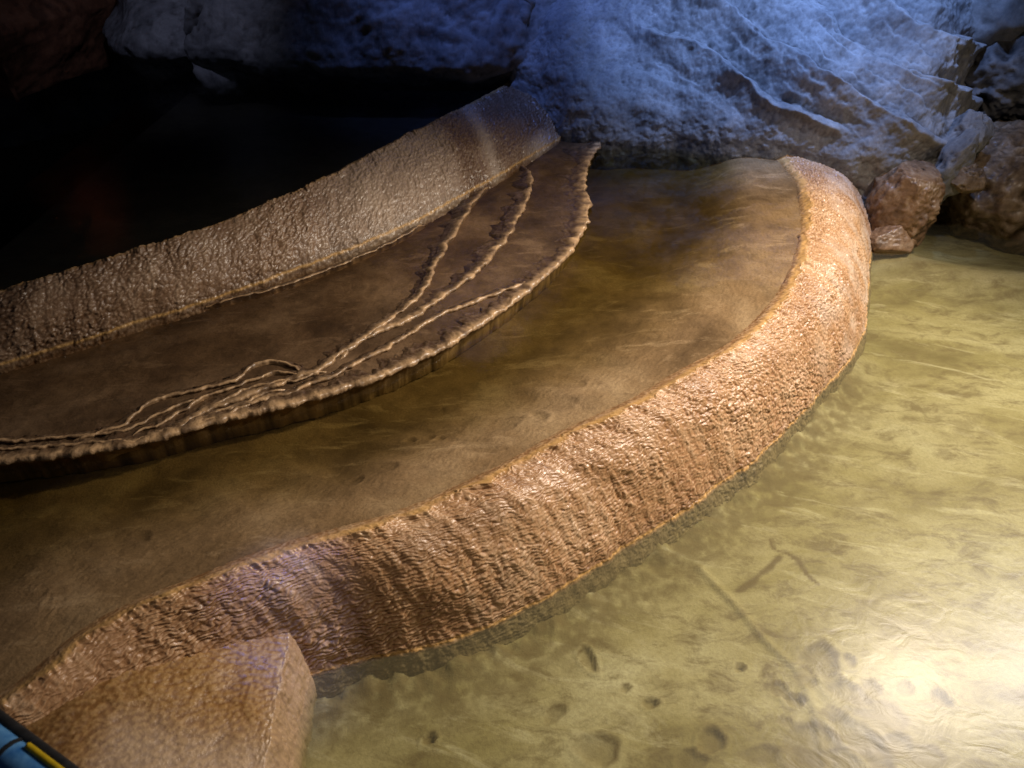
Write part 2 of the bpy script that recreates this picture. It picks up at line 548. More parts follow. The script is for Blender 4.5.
# rear dam
rt = [(-190, 345), (0, 291), (100, 263), (200, 231), (300, 191), (380, 151), (430, 126), (480, 101), (512, 82), (545, 66)]
rb = [(-170, 410), (0, 364), (100, 334), (200, 303), (300, 269), (390, 233), (445, 205), (505, 172), (545, 148), (575, 126)]
I2 = np.array([at(x, y, Z_UP) for x, y in rt])
B2 = np.array([at(x, y, Z_TER) for x, y in rb])
d2 = offset_rail(I2, B2)
S2 = I2 + (B2 - I2) * 0.5
S2[:, :2] += d2 * 0.025
S2[:, 2] = Z_TER + (Z_UP - Z_TER) * 0.66
U2 = B2.copy()
U2[:, :2] += d2 * 0.01
U2[:, 2] = Z_TER - 0.12
V2 = I2.copy()
V2[:, :2] -= d2 * 0.10
V2[:, 2] = Z_UP - 0.08


def rs_dark(s, u, G):
    P = G.reshape(-1, 3)
    n = fbm(P, 0.2, 4, 31).reshape(s.shape)
    red = smooth(0.70, 0.72, s) * (1 - np.exp(-((s - 0.775) / 0.016) ** 2)) * 0.35
    low = np.exp(-((G[..., 2] - Z_TER) / 0.03) ** 2) * 0.5
    left = (1 - smooth(0.15, 0.3, s)) * smooth(-0.1, 0.5, n) * 0.6  # darker towards the left end, as low is along the foot
    return np.maximum(np.maximum(red, low), left)


def rs_frost_light(s, u, G):
    return smooth(0.42, 0.55, s) * (1 - smooth(0.69, 0.72, s)) * 0.35 + np.exp(-((s - 0.775) / 0.014) ** 2) * 0.6 + np.exp(-((s - 0.89) / 0.03) ** 2) * smooth(2.4, 2.8, u) * 0.9  # pale middle band and stripe paint dappled light, plus low white flecks


rear, RR = build_dam("rimstone_dam", I2, S2, B2, U2, V2, 1100, 100, M_DAM_REAR, lambda x: x * 0 + 0.15, 40, rs_dark, rs_frost_light, cell=0.015)
tag(rear, "brown pebbly rimstone dam holding back the black pool under the rock face", "rimstone dam", "rimstone dams")

# ------------------------------------------------------------------ thin ridges of the terrace
R1 = [(-190, 490), (0, 459), (80, 451), (150, 438), (185, 428), (215, 419), (250, 411), (310, 397), (370, 378), (420, 357), (450, 341), (490, 316), (530, 286), (560, 260), (580, 234), (588, 205), (584, 182), (588, 160), (598, 145), (604, 130)]
R2 = [(101, 441), (161, 432), (210, 408), (262, 389), (315, 370), (335, 356), (360, 340), (384, 328), (405, 320), (435, 301), (470, 276), (500, 245), (519, 215), (531, 184), (530, 170), (522, 162)]
R3 = [(330, 362), (362, 338), (395, 314), (424, 290), (434, 266), (458, 226), (476, 198), (488, 182)]
R4 = [(205, 416), (240, 404), (300, 388), (340, 371), (377, 352), (410, 333), (434, 317), (470, 303), (497, 292), (540, 277)]
R5 = [(60, 443), (101, 431), (124, 424), (150, 401), (190, 390), (232, 381), (250, 366), (268, 360), (290, 364), (310, 372)]
R6 = [(120, 438), (165, 421), (205, 396), (240, 384), (275, 372), (310, 374)]
R7 = [(140, 436), (180, 424), (225, 399), (268, 382), (300, 379), (330, 366)]
R8 = [(100, 447), (150, 437), (190, 420), (215, 413), (250, 399), (290, 385)]


def wob_path(p, n, amp, scale, seed):
    c = spline(p, n)
    s = np.concatenate([[0], np.cumsum(np.linalg.norm(np.diff(c, axis=0), axis=1))])
    tg = np.gradient(c[:, :2], axis=0)
    tg /= np.maximum(np.linalg.norm(tg, axis=1, keepdims=True), 1e-9)
    nn = np.stack([-tg[:, 1], tg[:, 0]], 1)
    w = fbm(np.stack([s, s * 0, s * 0], 1), scale, 4, seed) * amp
    c[:, :2] += nn * w[:, None]
    return c, s, nn


def ridge(px, zc, width, drop_out, drop_in, seed, label, n=None, taper=True, undercut=0.0):
    p = [at(x, y, zc) for x, y in px]
    L = sum(np.linalg.norm(np.subtract(p[k + 1], p[k])) for k in range(len(p) - 1))
    n = n or int(L / 0.004)
    c, s, nn = wob_path(p, n, 0.020, 0.10, seed)
    c[:, :2] += nn * (0.012 * fbm(np.stack([s, s * 0, s * 0 + 8], 1), 0.045, 3, seed + 7))[:, None]
    if nn[:, 1].mean() > 0:
        nn = -nn                                              # outward: towards the lower pool
    wv = 1 + 0.9 * fbm(np.stack([s, s * 0, s * 0 + 4], 1), 0.07, 4, seed + 1)
    tp = np.ones(n)
    if taper:
        tp = np.minimum(smooth(0, 0.08, s / s[-1]), smooth(0, 0.08, 1 - s / s[-1])) * 0.9 + 0.1
    w = width * wv * (0.4 + 0.6 * tp)
    prof = [(-6.0, -drop_in), (-4.0, -0.020), (-2.0, -0.010), (-0.6, -0.10 * width), (0.1, 0.0), (0.32, -0.25 * width), (0.45, -0.7 * width), (0.2 - undercut, -0.25 * drop_out), (0.1 - 1.6 * undercut, -drop_out)]
    pr = np.array(prof)
    pr = spline(np.c_[pr, np.zeros(len(pr))], 34)[:, :2]
    G = np.zeros((n, len(pr), 3))
    cs = c.copy()
    for _ in range(400):
        cs[1:-1] = (cs[:-2] + cs[1:-1] + cs[2:]) / 3
    cs[:, :2] -= nn * 0.012
    for j, (a, b) in enumerate(pr):
        k = smooth(0.5 * width, 1.4 * width, -b) if j > len(pr) // 2 else 0.0
        G[:, j, :2] = (c * (1 - k) + cs * k)[:, :2] + nn * (a * (w * (1 - k) + width * k))[:, None]
        G[:, j, 2] = c[:, 2] + b - (1 - tp) * 0.02
    N = grid_normals(G)
    if N[:, 16, 2].mean() < 0:
        N = -N
    P = G.reshape(-1, 3)
    h = (0.11 * width * fbm(P, 0.012, 3, seed + 2) + 0.45 * width * fbm(P, 0.05, 3, seed + 3)).reshape(n, len(pr))
    G2 = G + N * h[..., None]
    up = np.cross(np.gradient(G2, axis=0)[n // 2, 16], np.gradient(G2, axis=1)[n // 2, 16])[2] > 0
    T = np.repeat(np.arange(len(pr))[None] * 0.004, n, 0)
    soil_shade = np.clip((zc - 0.016 - G2[..., 2]) / 0.03, 0, 1) * 0.9  # deep shade below the crest, painted into the crust colour
    o = grid_mesh("rimstone_ridge", G2, M_RIDGE, np.stack([np.repeat(s[:, None], len(pr), 1), T], -1), {"cavity": cavity_of(h, 3), "soil_shade": soil_shade, "frost_light": np.exp(-((pr[:, 0] + 0.15) / 0.8) ** 2)[None] * np.clip(0.6 + 1.7 * fbm(np.stack([s, s * 0, s * 0 + 2], 1), 0.05, 4, seed + 9), 0.12, 1)[:, None], "silt": 0 * h}, flip=not up)
    tag(o, label, "rimstone ridge", "thin rimstone ridges on the terrace")
    return c


C1 = ridge(R1, Z_TER + 0.010, 0.026, 0.12, 0.03, 200, "longest wavy pale ridge at the drop to the middle pool", taper=False, undercut=0.6)
ridge(R2, Z_TER + 0.008, 0.018, 0.05, 0.035, 210, "curved crusty ridge running from the tangle up to the white flecks on the brown dam")
ridge(R3, Z_TER + 0.008, 0.014, 0.05, 0.035, 230, "thin faint ridge next to the foot of the brown dam, crossing the terrace")
ridge(R4, Z_TER + 0.008, 0.013, 0.05, 0.035, 240, "slender ridge forking off the long outer ridge and running beside it")
ridge(R5, Z_TER + 0.006, 0.010, 0.05, 0.035, 250, "wavy hairline ridge, uppermost in the tangle of ridges")
ridge(R6, Z_TER + 0.006, 0.009, 0.05, 0.035, 260, "hairline ridge just below the uppermost one in the tangle of ridges")
ridge(R7, Z_TER + 0.006, 0.009, 0.05, 0.035, 270, "hairline ridge in the middle of the tangle of ridges")
R9 = [(-60, 446), (0, 441), (40, 438), (90, 434), (130, 427), (160, 412), (185, 402), (210, 396)]
R10 = [(-60, 452), (0, 449), (60, 445), (130, 439), (190, 426), (240, 407), (290, 393)]
R11 = [(205, 303), (270, 289), (330, 268), (385, 245), (428, 220)]
ridge(R9, Z_TER + 0.006, 0.009, 0.05, 0.035, 290, "faint wavy ridge at the far end of the tangle, cut by the frame edge")
ridge(R10, Z_TER + 0.006, 0.010, 0.05, 0.035, 300, "crinkled ridge hugging the long outer ridge out to the frame edge")
ridge(R11, Z_TER + 0.002, 0.008, 0.04, 0.035, 310, "faint straight ledge along the foot of the brown dam")
ridge(R8, Z_TER + 0.006, 0.010, 0.05, 0.035, 280, "hairline ridge closest to the long outer ridge in the tangle")

# ------------------------------------------------------------------ pool beds and water
def ruled(A, Bc, ns, nt, ext0, ext1):
    a = spline(A, ns)
    b = spline(Bc, ns)
    dd = b - a
    ln = np.linalg.norm(dd[:, :2], axis=1, keepdims=True)
    un = dd / np.maximum(ln, 1e-9)
    a = a - un * ext0
    b = b + un * ext1
    t = np.linspace(0, 1, nt)[None, :, None]
    return a[:, None, :] * (1 - t) + b[:, None, :] * t, t[0, :, 0]


def pits(X, Y, lst):
    h = np.zeros_like(X)
    so = np.zeros_like(X)
    for (cx, cy, r, dp, el, an) in lst:
        dx, dy = X - cx, Y - cy
        ca, sa = math.cos(an), math.sin(an)
        u, v = (dx * ca + dy * sa) / (r * el), (-dx * sa + dy * ca) / r
        wv_ = math.sin(cx * 91) * 3
        th = np.arctan2(v, u)
        q = np.hypot(u, v) * (1 + 0.14 * np.sin(2 * th + wv_) + 0.08 * np.sin(3 * th - 2 * wv_) + 0.05 * np.sin(7 * th + wv_))
        h += dp * (0.65 + 0.35 * math.sin(cy * 57)) * (-(1 - smooth(0.55, 1.0, q)) + 0.45 * np.exp(-((q - 1.12) / 0.16) ** 2))
        cr = 0.45 + 0.55 * np.clip(np.cos(th - 0.7), 0, 1)  # dark crescent on one side paints the pit's shading over its silt
        so = np.maximum(so, np.maximum((1 - smooth(0.6, 1.1, q)) * 0.5, np.exp(-((q - 0.88) / 0.17) ** 2) * cr) * dp * 75)
    return h, so


def dist_poly(X, Y, pts):
    best = np.full(X.shape, 9.0)
    side = np.zeros(X.shape)
    for k in range(len(pts) - 1):
        ax, ay = pts[k][:2]
        bx, by = pts[k + 1][:2]
        vx, vy = bx - ax, by - ay
        t = np.clip(((X - ax) * vx + (Y - ay) * vy) / (vx * vx + vy * vy), 0, 1)
        dd = np.hypot(X - ax - t * vx, Y - ay - t * vy)
        m = dd < best
        best = np.where(m, dd, best)
        side = np.where(m, np.sign(vx * (Y - ay) - vy * (X - ax)), side)
    return best, side


# lower pool
ZB = -0.10
lowp = []
for (x, y, r, el, an) in [(820, 661, 13, 1.2, 0), (806, 677, 9, 1, 0), (833, 683, 8, 1, 0), (848, 693, 10, 1.3, -0.6), (880, 717, 13, 1.3, -0.3), (863, 742, 12, 1.9, -1.1), (811, 746, 18, 1.1, 0.2), (711, 742, 10, 1, 0), (597, 751, 13, 1.2, -0.7), (925, 757, 10, 1.2, 0), (430, 740, 5, 1, 0), (780, 690, 6, 1.3, 1), (870, 690, 7, 1.2, 0), (760, 757, 9, 1.4, 0.3), (838, 763, 12, 1.2, 0.9), (650, 705, 5, 1.2, 0), (905, 690, 6, 1.1, 0), (740, 668, 4, 1, 0), (795, 700, 6, 1.2, 0), (850, 660, 5, 1, 0), (895, 745, 9, 1.3, 0.5), (786, 722, 5, 1, 0), (835, 715, 7, 1.1, 0.2), (690, 762, 9, 1.2, 0), (625, 690, 4, 1, 0), (555, 715, 6, 1.6, 0.5), (588, 660, 6, 2, 1.7), (940, 700, 7, 1, 0)]:
    c = at(x, y, ZB)
    lowp.append((c[0], c[1], r / FPX * np.linalg.norm(c - np.array([0, 0, 2])) * 1.25, 0.014, el, an))
gx = np.arange(-1.1, 3.6, 0.008)
gy = np.arange(0.25, 5.2, 0.008)
X, Y = np.meshgrid(gx, gy, indexing="ij")
P2 = np.stack([X.ravel(), Y.ravel(), X.ravel() * 0], 1)
ph, ps = pits(X, Y, lowp)
n1 = fbm(P2, 0.7, 4, 300).reshape(X.shape)
ca, sa = math.cos(math.radians(35)), math.sin(math.radians(35))
Pr = np.stack([(X * ca + Y * sa).ravel() / 0.35, (-X * sa + Y * ca).ravel() / 0.10, X.ravel() * 0], 1)
n2 = fbm(Pr, 1.0, 4, 310).reshape(X.shape)
ledge = [at(x, y, ZB) for x, y in [(700, 570), (730, 600), (765, 640), (795, 668), (812, 700), (822, 745), (830, 800)]]
dl, sl = dist_poly(X, Y, ledge)
H = ZB + 0.02 * n1 + 0.006 * n2 + ph + 0.010 * np.exp(-(dl / 0.012) ** 2)
bar = [at(x, y, ZB) for x, y in [(880, 262), (930, 275), (985, 285), (1060, 292)]]
db, sb = dist_poly(X, Y, bar)
H += 0.07 * np.exp(-(db / 0.14) ** 2)
fd, _ = dist_poly(X, Y, B[1:13])
H += np.exp(-(fd / 0.07) ** 2) * (0.035 + 0.05 * fbm(P2 + 8.8, 0.09, 4, 350).reshape(X.shape))
soil_shade = ps.copy()
fd, _ = dist_poly(X, Y, B[1:12])
nf = fbm(P2 + 3.3, 0.10, 4, 340).reshape(X.shape)
soil_shade = np.maximum(soil_shade, smooth(0.26, 0.09, fd + 0.09 * nf) * smooth(-0.5, 0.2, fbm(P2 + 5.1, 0.035, 4, 345).reshape(X.shape)) * 0.8)  # dark band along the dam foot, its shadow painted into the bed
for (x, y, rx, ry, a) in [(890, 482, 40, 9, .5), (925, 500, 28, 8, .3), (850, 500, 26, 8, .2), (905, 277, 50, 10, -.3), (975, 300, 50, 10, -.2), (870, 285, 18, 8, 0), (800, 765, 45, 14, 0), (640, 565, 60, 12, .5), (700, 535, 50, 12, .5), (560, 610, 60, 12, .5), (660, 765, 40, 10, 0), (960, 430, 60, 16, 0), (880, 390, 40, 9, .2)]:
    c = at(x, y, ZB)
    k = np.linalg.norm(c - np.array([0, 0, 2])) / FPX
    u = ((X - c[0]) * math.cos(a) + (Y - c[1]) * math.sin(a)) / (rx * k)
    v = (-(X - c[0]) * math.sin(a) + (Y - c[1]) * math.cos(a)) / (ry * k * 1.4)
    nn_ = fbm(P2 + 31.7, 0.06, 4, 330).reshape(X.shape)
    soil_shade = np.maximum(soil_shade, np.exp(-(u * u + v * v)) * smooth(-0.35, 0.45, nn_) * 0.55)
for px, wd in (([(738, 592), (752, 583), (763, 572), (773, 563), (780, 556)], 0.016), ([(770, 540), (775, 550), (786, 553), (797, 560), (806, 572), (818, 584)], 0.012)):
    ds_, _ = dist_poly(X, Y, spline([at(x, y, ZB) for x, y in px], 24))
    soil_shade = np.maximum(soil_shade, smooth(wd, wd * 0.3, ds_ + 0.016 * fbm(P2 + 9.1, 0.045, 4, 360).reshape(X.shape)))
G = np.stack([X, Y, H], -1)
o = grid_mesh("pool_floor", G, M_BED_LOW, None, {"soil_shade": soil_shade})
tag(o, kind="structure")


def sheet(name, x0, x1, y0, y1, z, mat, nx=2, ny=2):
    X, Y = np.meshgrid(np.linspace(x0, x1, nx), np.linspace(y0, y1, ny), indexing="ij")
    o = grid_mesh(name, np.stack([X, Y, X * 0 + z], -1), mat, None, {"soil_shade": X * 0})
    return tag(o, kind="structure")


sheet("pool_water", -1.1, 3.6, 0.25, 5.2, Z_LOW, M_WATER_LOW)
sheet("ground", -12, 12, -8, 14, -0.45, M_FLOOR)

# middle pool, between the front dam's lip and the long thin ridge
c1px = np.array(R1, float)
A = FR[1]
Rl = spline([at(x, y, Z_MID) for x, y in R1], 400)
G, tt = ruled(A, Rl, 500, 260, 0.02, 0.10)
Sx = np.linspace(0, 1, 500)[:, None] * np.ones((1, 260))
tt2 = np.ones((500, 1)) * tt[None]
P2 = G.reshape(-1, 3).copy()
P2[:, 2] = 0
midp = []
for (x, y, r, el) in [(509, 433, 11, 1.2), (539, 426, 7, 1.5), (480, 456, 12, 1.4), (430, 442, 6, 1), (441, 445, 5, 1), (389, 476, 8, 1.3), (357, 489, 7, 1), (580, 394, 6, 1), (565, 412, 11, 1), (442, 407, 5, 1), (146, 545, 8, 1.2), (410, 443, 6, 1)]:
    c = at(x, y, Z_MID - 0.06)
    midp.append((c[0], c[1], r / FPX * np.linalg.norm(c - np.array([0, 0, 2])), 0.005, el, 0.4 + x))
ph, ps = pits(G[..., 0], G[..., 1], midp)
n1 = fbm(P2, 0.35, 4, 400).reshape(tt2.shape)
n2 = fbm(P2, 0.012, 3, 410).reshape(tt2.shape)
depth = 0.012 + (0.085 + 0.035 * smooth(0.55, 0.9, Sx)) * smooth(0.20, 0.8 - 0.25 * smooth(0.55, 0.9, Sx), tt2) + 0.02 * n1 * smooth(0.1, 0.4, tt2)
G2 = G.copy()
G2[..., 2] = Z_MID - depth + 0.0045 * n2 * smooth(0.7, 0.15, tt2) + ph
o = grid_mesh("pool_floor", G2, M_BED_MID, None, {"soil_shade": np.clip(ps + smooth(0.1, 0.6, n1) * 0.25 + smooth(-0.1, 0.4, fbm(P2, 0.12, 4, 420).reshape(tt2.shape)) * smooth(0.40, 0.6, Sx) * 0.25, 0, 1)}, flip=np.cross(np.gradient(G2, axis=0)[250, 130], np.gradient(G2, axis=1)[250, 130])[2] < 0)
tag(o, kind="structure")
Gw, _ = ruled(A, Rl, 1500, 20, 0.0, 0.10)
Gw[..., 2] = Z_MID
o = grid_mesh("pool_water", Gw, M_WATER_MID, None, None, flip=np.cross(np.gradient(Gw, axis=0)[750, 10], np.gradient(Gw, axis=1)[750, 10])[2] < 0)
tag(o, kind="structure")

# terrace between the long ridge and the rear dam
Rt = spline([at(x, y, Z_TER) for x, y in R1], 400)
Bt = spline(B2, 400)
G, tt = ruled(Rt, Bt, 420, 150, -0.012, 0.06)
P2 = G.reshape(-1, 3).copy()
P2[:, 2] = 0
n1 = fbm(P2, 0.3, 4, 500).reshape(420, 150)
n2 = fbm(P2, 0.03, 4, 510).reshape(420, 150)
tt2 = np.ones((420, 1)) * tt[None]
G2 = G.copy()
G2[..., 2] = Z_TER - 0.006 - 0.012 * smooth(0.2, 0.6, tt2) - 0.018 * smooth(0.72, 0.93, tt2 + 0.08 * n1) + 0.007 * n1 + 0.003 * n2
o = grid_mesh("terrace_floor", G2, M_BED_TER, None, {"soil_shade": np.clip(n1, 0, 1) * 0.5}, flip=np.cross(np.gradient(G2, axis=0)[210, 75], np.gradient(G2, axis=1)[210, 75])[2] < 0)
tag(o, kind="structure")
Gw, _ = ruled(Rt, Bt, 200, 12, -0.008, 0.05)
Gw[..., 2] = Z_TER
o = grid_mesh("pool_water", Gw, M_WATER_TER, None, None, flip=np.cross(np.gradient(Gw, axis=0)[100, 6], np.gradient(Gw, axis=1)[100, 6])[2] < 0)
tag(o, kind="structure")

# upper black pool
It = RR[1]
far = It.copy()
far[:, 1] = 5.6
far[:, 0] += 0.3
for nm, zz, mt, e0 in (("pool_floor", Z_UP - 0.16, M_BED_UP, 0.0), ("pool_water", Z_UP - 0.004, M_WATER_UP, 0.0)):
    Gw, _ = ruled(It, far, 1100, 40, e0, 0)
    Gw[..., 2] = zz
    o = grid_mesh(nm, Gw, mt, None, {"soil_shade": Gw[..., 0] * 0}, flip=np.cross(np.gradient(Gw, axis=0)[100, 6], np.gradient(Gw, axis=1)[100, 6])[2] < 0)
    tag(o, kind="structure")

# ------------------------------------------------------------------ flowstone block at the near end of the front dam
def rounded_block():
    nx, ny = 330, 330
    xs = np.concatenate([np.linspace(-2.1, -0.60, nx - 130, endpoint=False), np.linspace(-0.60, -0.455, 130)])
    ys = np.concatenate([np.linspace(0.15, 1.02, ny - 110, endpoint=False), np.linspace(1.02, 1.30, 110)])
    X, Y = np.meshgrid(xs, ys, indexing="ij")
    P = np.stack([X.ravel(), Y.ravel(), X.ravel() * 0], 1)
    n1 = fbm(P, 0.35, 4, 600).reshape(X.shape)
    n2 = fbm(P, 0.06, 4, 610).reshape(X.shape)
    f1, _ = worley(np.stack([P[:, 0] / 0.011 + n2.ravel(), P[:, 1] / 0.016 + n2.ravel()], 1), 9)
    n3 = fbm(P, 0.012, 3, 620).reshape(X.shape)
    cell = np.clip(1 - f1 * 1.2, 0, 1).reshape(X.shape)
    edge_x = -0.532 - 0.03 * (Y - 1.0) + 0.012 * n2 + 0.02 * n1
    lip = FR[1][np.argsort(FR[1][:, 0])]
    edge_y = np.interp(X, lip[:, 0], lip[:, 1]) - 0.02 + 0.03 * n1
    dx, dy = edge_x - X, edge_y - Y
    k = 0.035                                                # rounded plan corner
    dd = -k * np.log(np.exp(-np.clip(dx, -.5, .5) / k) + np.exp(-np.clip(dy, -.5, .5) / k))
    top = 0.155 + 0.130 * smooth(0.05, 0.6, -(X + 0.5)) + 0.016 * n1 + 0.005 * n2 + 0.003 * cell + 0.002 * n3
    drop = smooth(0.050, -0.030, dd)
    z = top * (1 - drop) + (-0.24) * drop
    z = np.where(dd > 0, top - 0.020 * np.exp(-np.clip(dd, 0, 1) / 0.06) * (1 - drop) - (top + 0.24) * drop, z)
    G = np.stack([X, Y, z], -1)
    q3 = G.reshape(-1, 3)
    G[..., 0] += (drop > 0.02) * (0.010 * fbm(q3, 0.06, 4, 640) + 0.006 * fbm(q3, 0.018, 3, 650)).reshape(X.shape)
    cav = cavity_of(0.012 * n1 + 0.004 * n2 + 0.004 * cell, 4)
    wet = (1 - smooth(-1.02, -0.98, X + 0.25 * (Y - 1.0))) * 0.35
    o = grid_mesh("flowstone_block", G, M_APRON, np.stack([X, Y], -1), {"cavity": cav, "soil_shade": wet, "frost_light": np.maximum(smooth(0.09, 0.02, np.abs(dx)) * 0.3, smooth(1.06, 0.92, Y + 0.06 * n1) * smooth(-0.98, -0.86, X) * 0.4), "silt": smooth(0.0, -0.1, z) * 0.8})
    tag(o, "low ochre flowstone block with a squared edge, abutting the near end of the dam", "flowstone block")


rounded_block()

# ------------------------------------------------------------------ rock faces
def rock_face(name, contact, profile, ns, nt, mat, seed, label, ledges=0.0, rough=1.0, ledge_dir=(0.45, 1.0), cat="rock outcrop", inward=None):
    c = spline(contact, ns)
    tg = np.gradient(c[:, :2], axis=0)
    tg /= np.maximum(np.linalg.norm(tg, axis=1, keepdims=True), 1e-9)
    nn = np.stack([-tg[:, 1], tg[:, 0]], 1)
    for _ in range(60):
        nn[1:-1] = (nn[:-2] + nn[1:-1] + nn[2:]) / 3
    nn /= np.linalg.norm(nn, axis=1, keepdims=True)
    pr = np.array(profile, float)
    pr = spline(np.c_[pr, np.zeros(len(pr))], nt)
    G = np.zeros((ns, nt, 3))
    wy = smooth(0.0, 0.35, pr[:, 0])[None, :, None]
    dirs = nn[:, None, :] * (1 - wy) + np.array([0.0, 1.0])[None, None] * wy if name == "rock_outcrop" else nn[:, None, :] + 0 * wy
    G[..., :2] = c[:, None, :2] + dirs * pr[None, :, 0, None]
    G[..., 2] = c[:, None, 2] + pr[None, :, 1]
    N = grid_normals(G)
    if (N[..., 1].mean() > 0):
        N = -N
    P = G.reshape(-1, 3)
    wp = fbm(P, 0.5, 3, seed + 4)
    h = 0.085 * rough * fbm(P, 0.45, 4, seed, 0.45) + -0.024 * rough * fbm(P, 0.30, 4, seed + 8, 0.45, True) + 0.007 * rough * fbm(P, 0.035, 4, seed + 12, 0.6) - 0.009 * rough * fbm(P, 0.09, 3, seed + 14, 0.5, True)
    if ledges:
        w = (P[:, 2] * ledge_dir[1] + P[:, 0] * ledge_dir[0] + 0.10 * wp + 0.03 * fbm(P, 0.12, 3, seed + 5)) / 0.21
        fr = w - np.floor(w)
        saw = np.where(fr < 0.78, (fr / 0.78) ** 1.3, (1 - (fr - 0.78) / 0.22))
        mask = smooth(0.50, 0.68, P[:, 2] + 0.16 * (P[:, 0] - 1.2)) * (smooth(0.45, 1.1, P[:, 0]) if ledge_dir[0] > 0 else 1)
        amp = np.clip(0.75 + 0.8 * fbm(P, 0.45, 2, seed + 6), 0.1, 1.3) * mask
        h = h + ledges * saw * amp
        w2 = (P[:, 2] + (ledge_dir[0] + 0.12) * P[:, 0] + 0.09 * wp + 0.022 * fbm(P, 0.09, 3, seed + 25)) / 0.075
        fr2 = w2 - np.floor(w2)
        h = h + 0.14 * mask * ledges * np.where(fr2 < 0.82, (fr2 / 0.82) ** 1.5, (1 - fr2) / 0.18) * np.clip(0.4 + 1.3 * fbm(P, 0.22, 3, seed + 26), 0, 1)
    h = h.reshape(ns, nt)
    G2 = G + N * h[..., None]
    flip = np.cross(np.gradient(G2, axis=0)[ns // 2, nt // 3], np.gradient(G2, axis=1)[ns // 2, nt // 3])[1] > 0
    o = grid_mesh(name, G2, mat, None, {"cavity": cavity_of(h, 6)}, flip=flip)
    if label:
        tag(o, label, cat)
    return o


cA = [(2.2, 6.0, 0.3), at(530, 58, 0.60), at(508, 92, 0.50), at(525, 126, 0.36), at(565, 144, 0.33), at(640, 149, 0.32), at(720, 156, 0.32), at(790, 164, 0.31), at(850, 170, 0.30), at(905, 178, 0.28), at(935, 172, 0.28), at(958, 150, 0.28), at(968, 120, 0.28), (3.0, 5.3, 0.3)]
cA = [(0.9, 5.6, 0.33)] + cA[1:]
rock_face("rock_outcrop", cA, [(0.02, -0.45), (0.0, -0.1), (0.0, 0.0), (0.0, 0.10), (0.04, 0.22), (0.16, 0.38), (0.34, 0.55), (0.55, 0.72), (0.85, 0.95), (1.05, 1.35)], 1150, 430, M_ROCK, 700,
          "largest rock face, blue lit and ledged, bulging over the head of the front dam", ledges=0.115)
cB = [(-1.45, 6.2, 0.57), (-1.35, 5.0, 0.57), at(190, 76, 0.57), at(270, 82, 0.57), at(340, 86, 0.57), at(430, 88, 0.57), at(500, 84, 0.57), (0.45, 4.75, 0.57), (1.1, 5.2, 0.57), (1.8, 5.6, 0.57)]
rock_face("rock_outcrop", cB, [(0.25, -0.3), (0.12, -0.04), (0.02, 0.05), (0.0, 0.14), (0.06, 0.30), (0.2, 0.6), (0.4, 1.2), (0.5, 2.4)], 420, 260, M_ROCK, 740,
          "dim blue rock face with rounded folds above the black pool, beside the crevice", ledges=0.02, ledge_dir=(-0.8, 0.6))
cC = [(-2.75, 6.0, 0.57), (-2.5, 5.2, 0.57), at(120, 62, 0.60), at(170, 66, 0.60), at(225, 64, 0.60), (-0.95, 5.3, 0.57), (-0.7, 6.2, 0.57)]
rock_face("rock_outcrop", cC, [(0.2, -0.3), (0.06, -0.03), (0.0, 0.05), (0.03, 0.14), (0.25, 0.30), (0.55, 0.42), (1.0, 0.6)], 240, 160, M_ROCK, 770,
          "low grey rock face jutting out at the far shadowy corner of the black pool")
cD = [(-4.6, 6.6, 0.6), (-3.9, 5.4, 0.62), at(-20, 55, 0.75), at(60, 30, 0.75), (-2.2, 6.6, 0.62)]
rock_face("rock_outcrop", cD, [(0.1, -0.3), (0.02, 0.0), (0.0, 0.1), (0.1, 0.28), (0.3, 0.5), (0.6, 0.9)], 240, 140, M_ROCK_RUST, 790,
          "rusty brown rock face catching a warm gleam in the dark upper corner")

# cave wall behind everything
cW = [(-6, -3, -0.4), (-6.2, 1, -0.4), (-5.6, 4.5, -0.4), (-3, 6.8, -0.4), (0, 7.0, -0.4), (3, 6.4, -0.4), (4.6, 4.4, -0.4), (5.2, 1.0, -0.4), (5.0, -3, -0.4)]
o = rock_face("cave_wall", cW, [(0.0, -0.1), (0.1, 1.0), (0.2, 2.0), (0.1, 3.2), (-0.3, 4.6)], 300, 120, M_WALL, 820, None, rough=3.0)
tag(o, kind="structure")


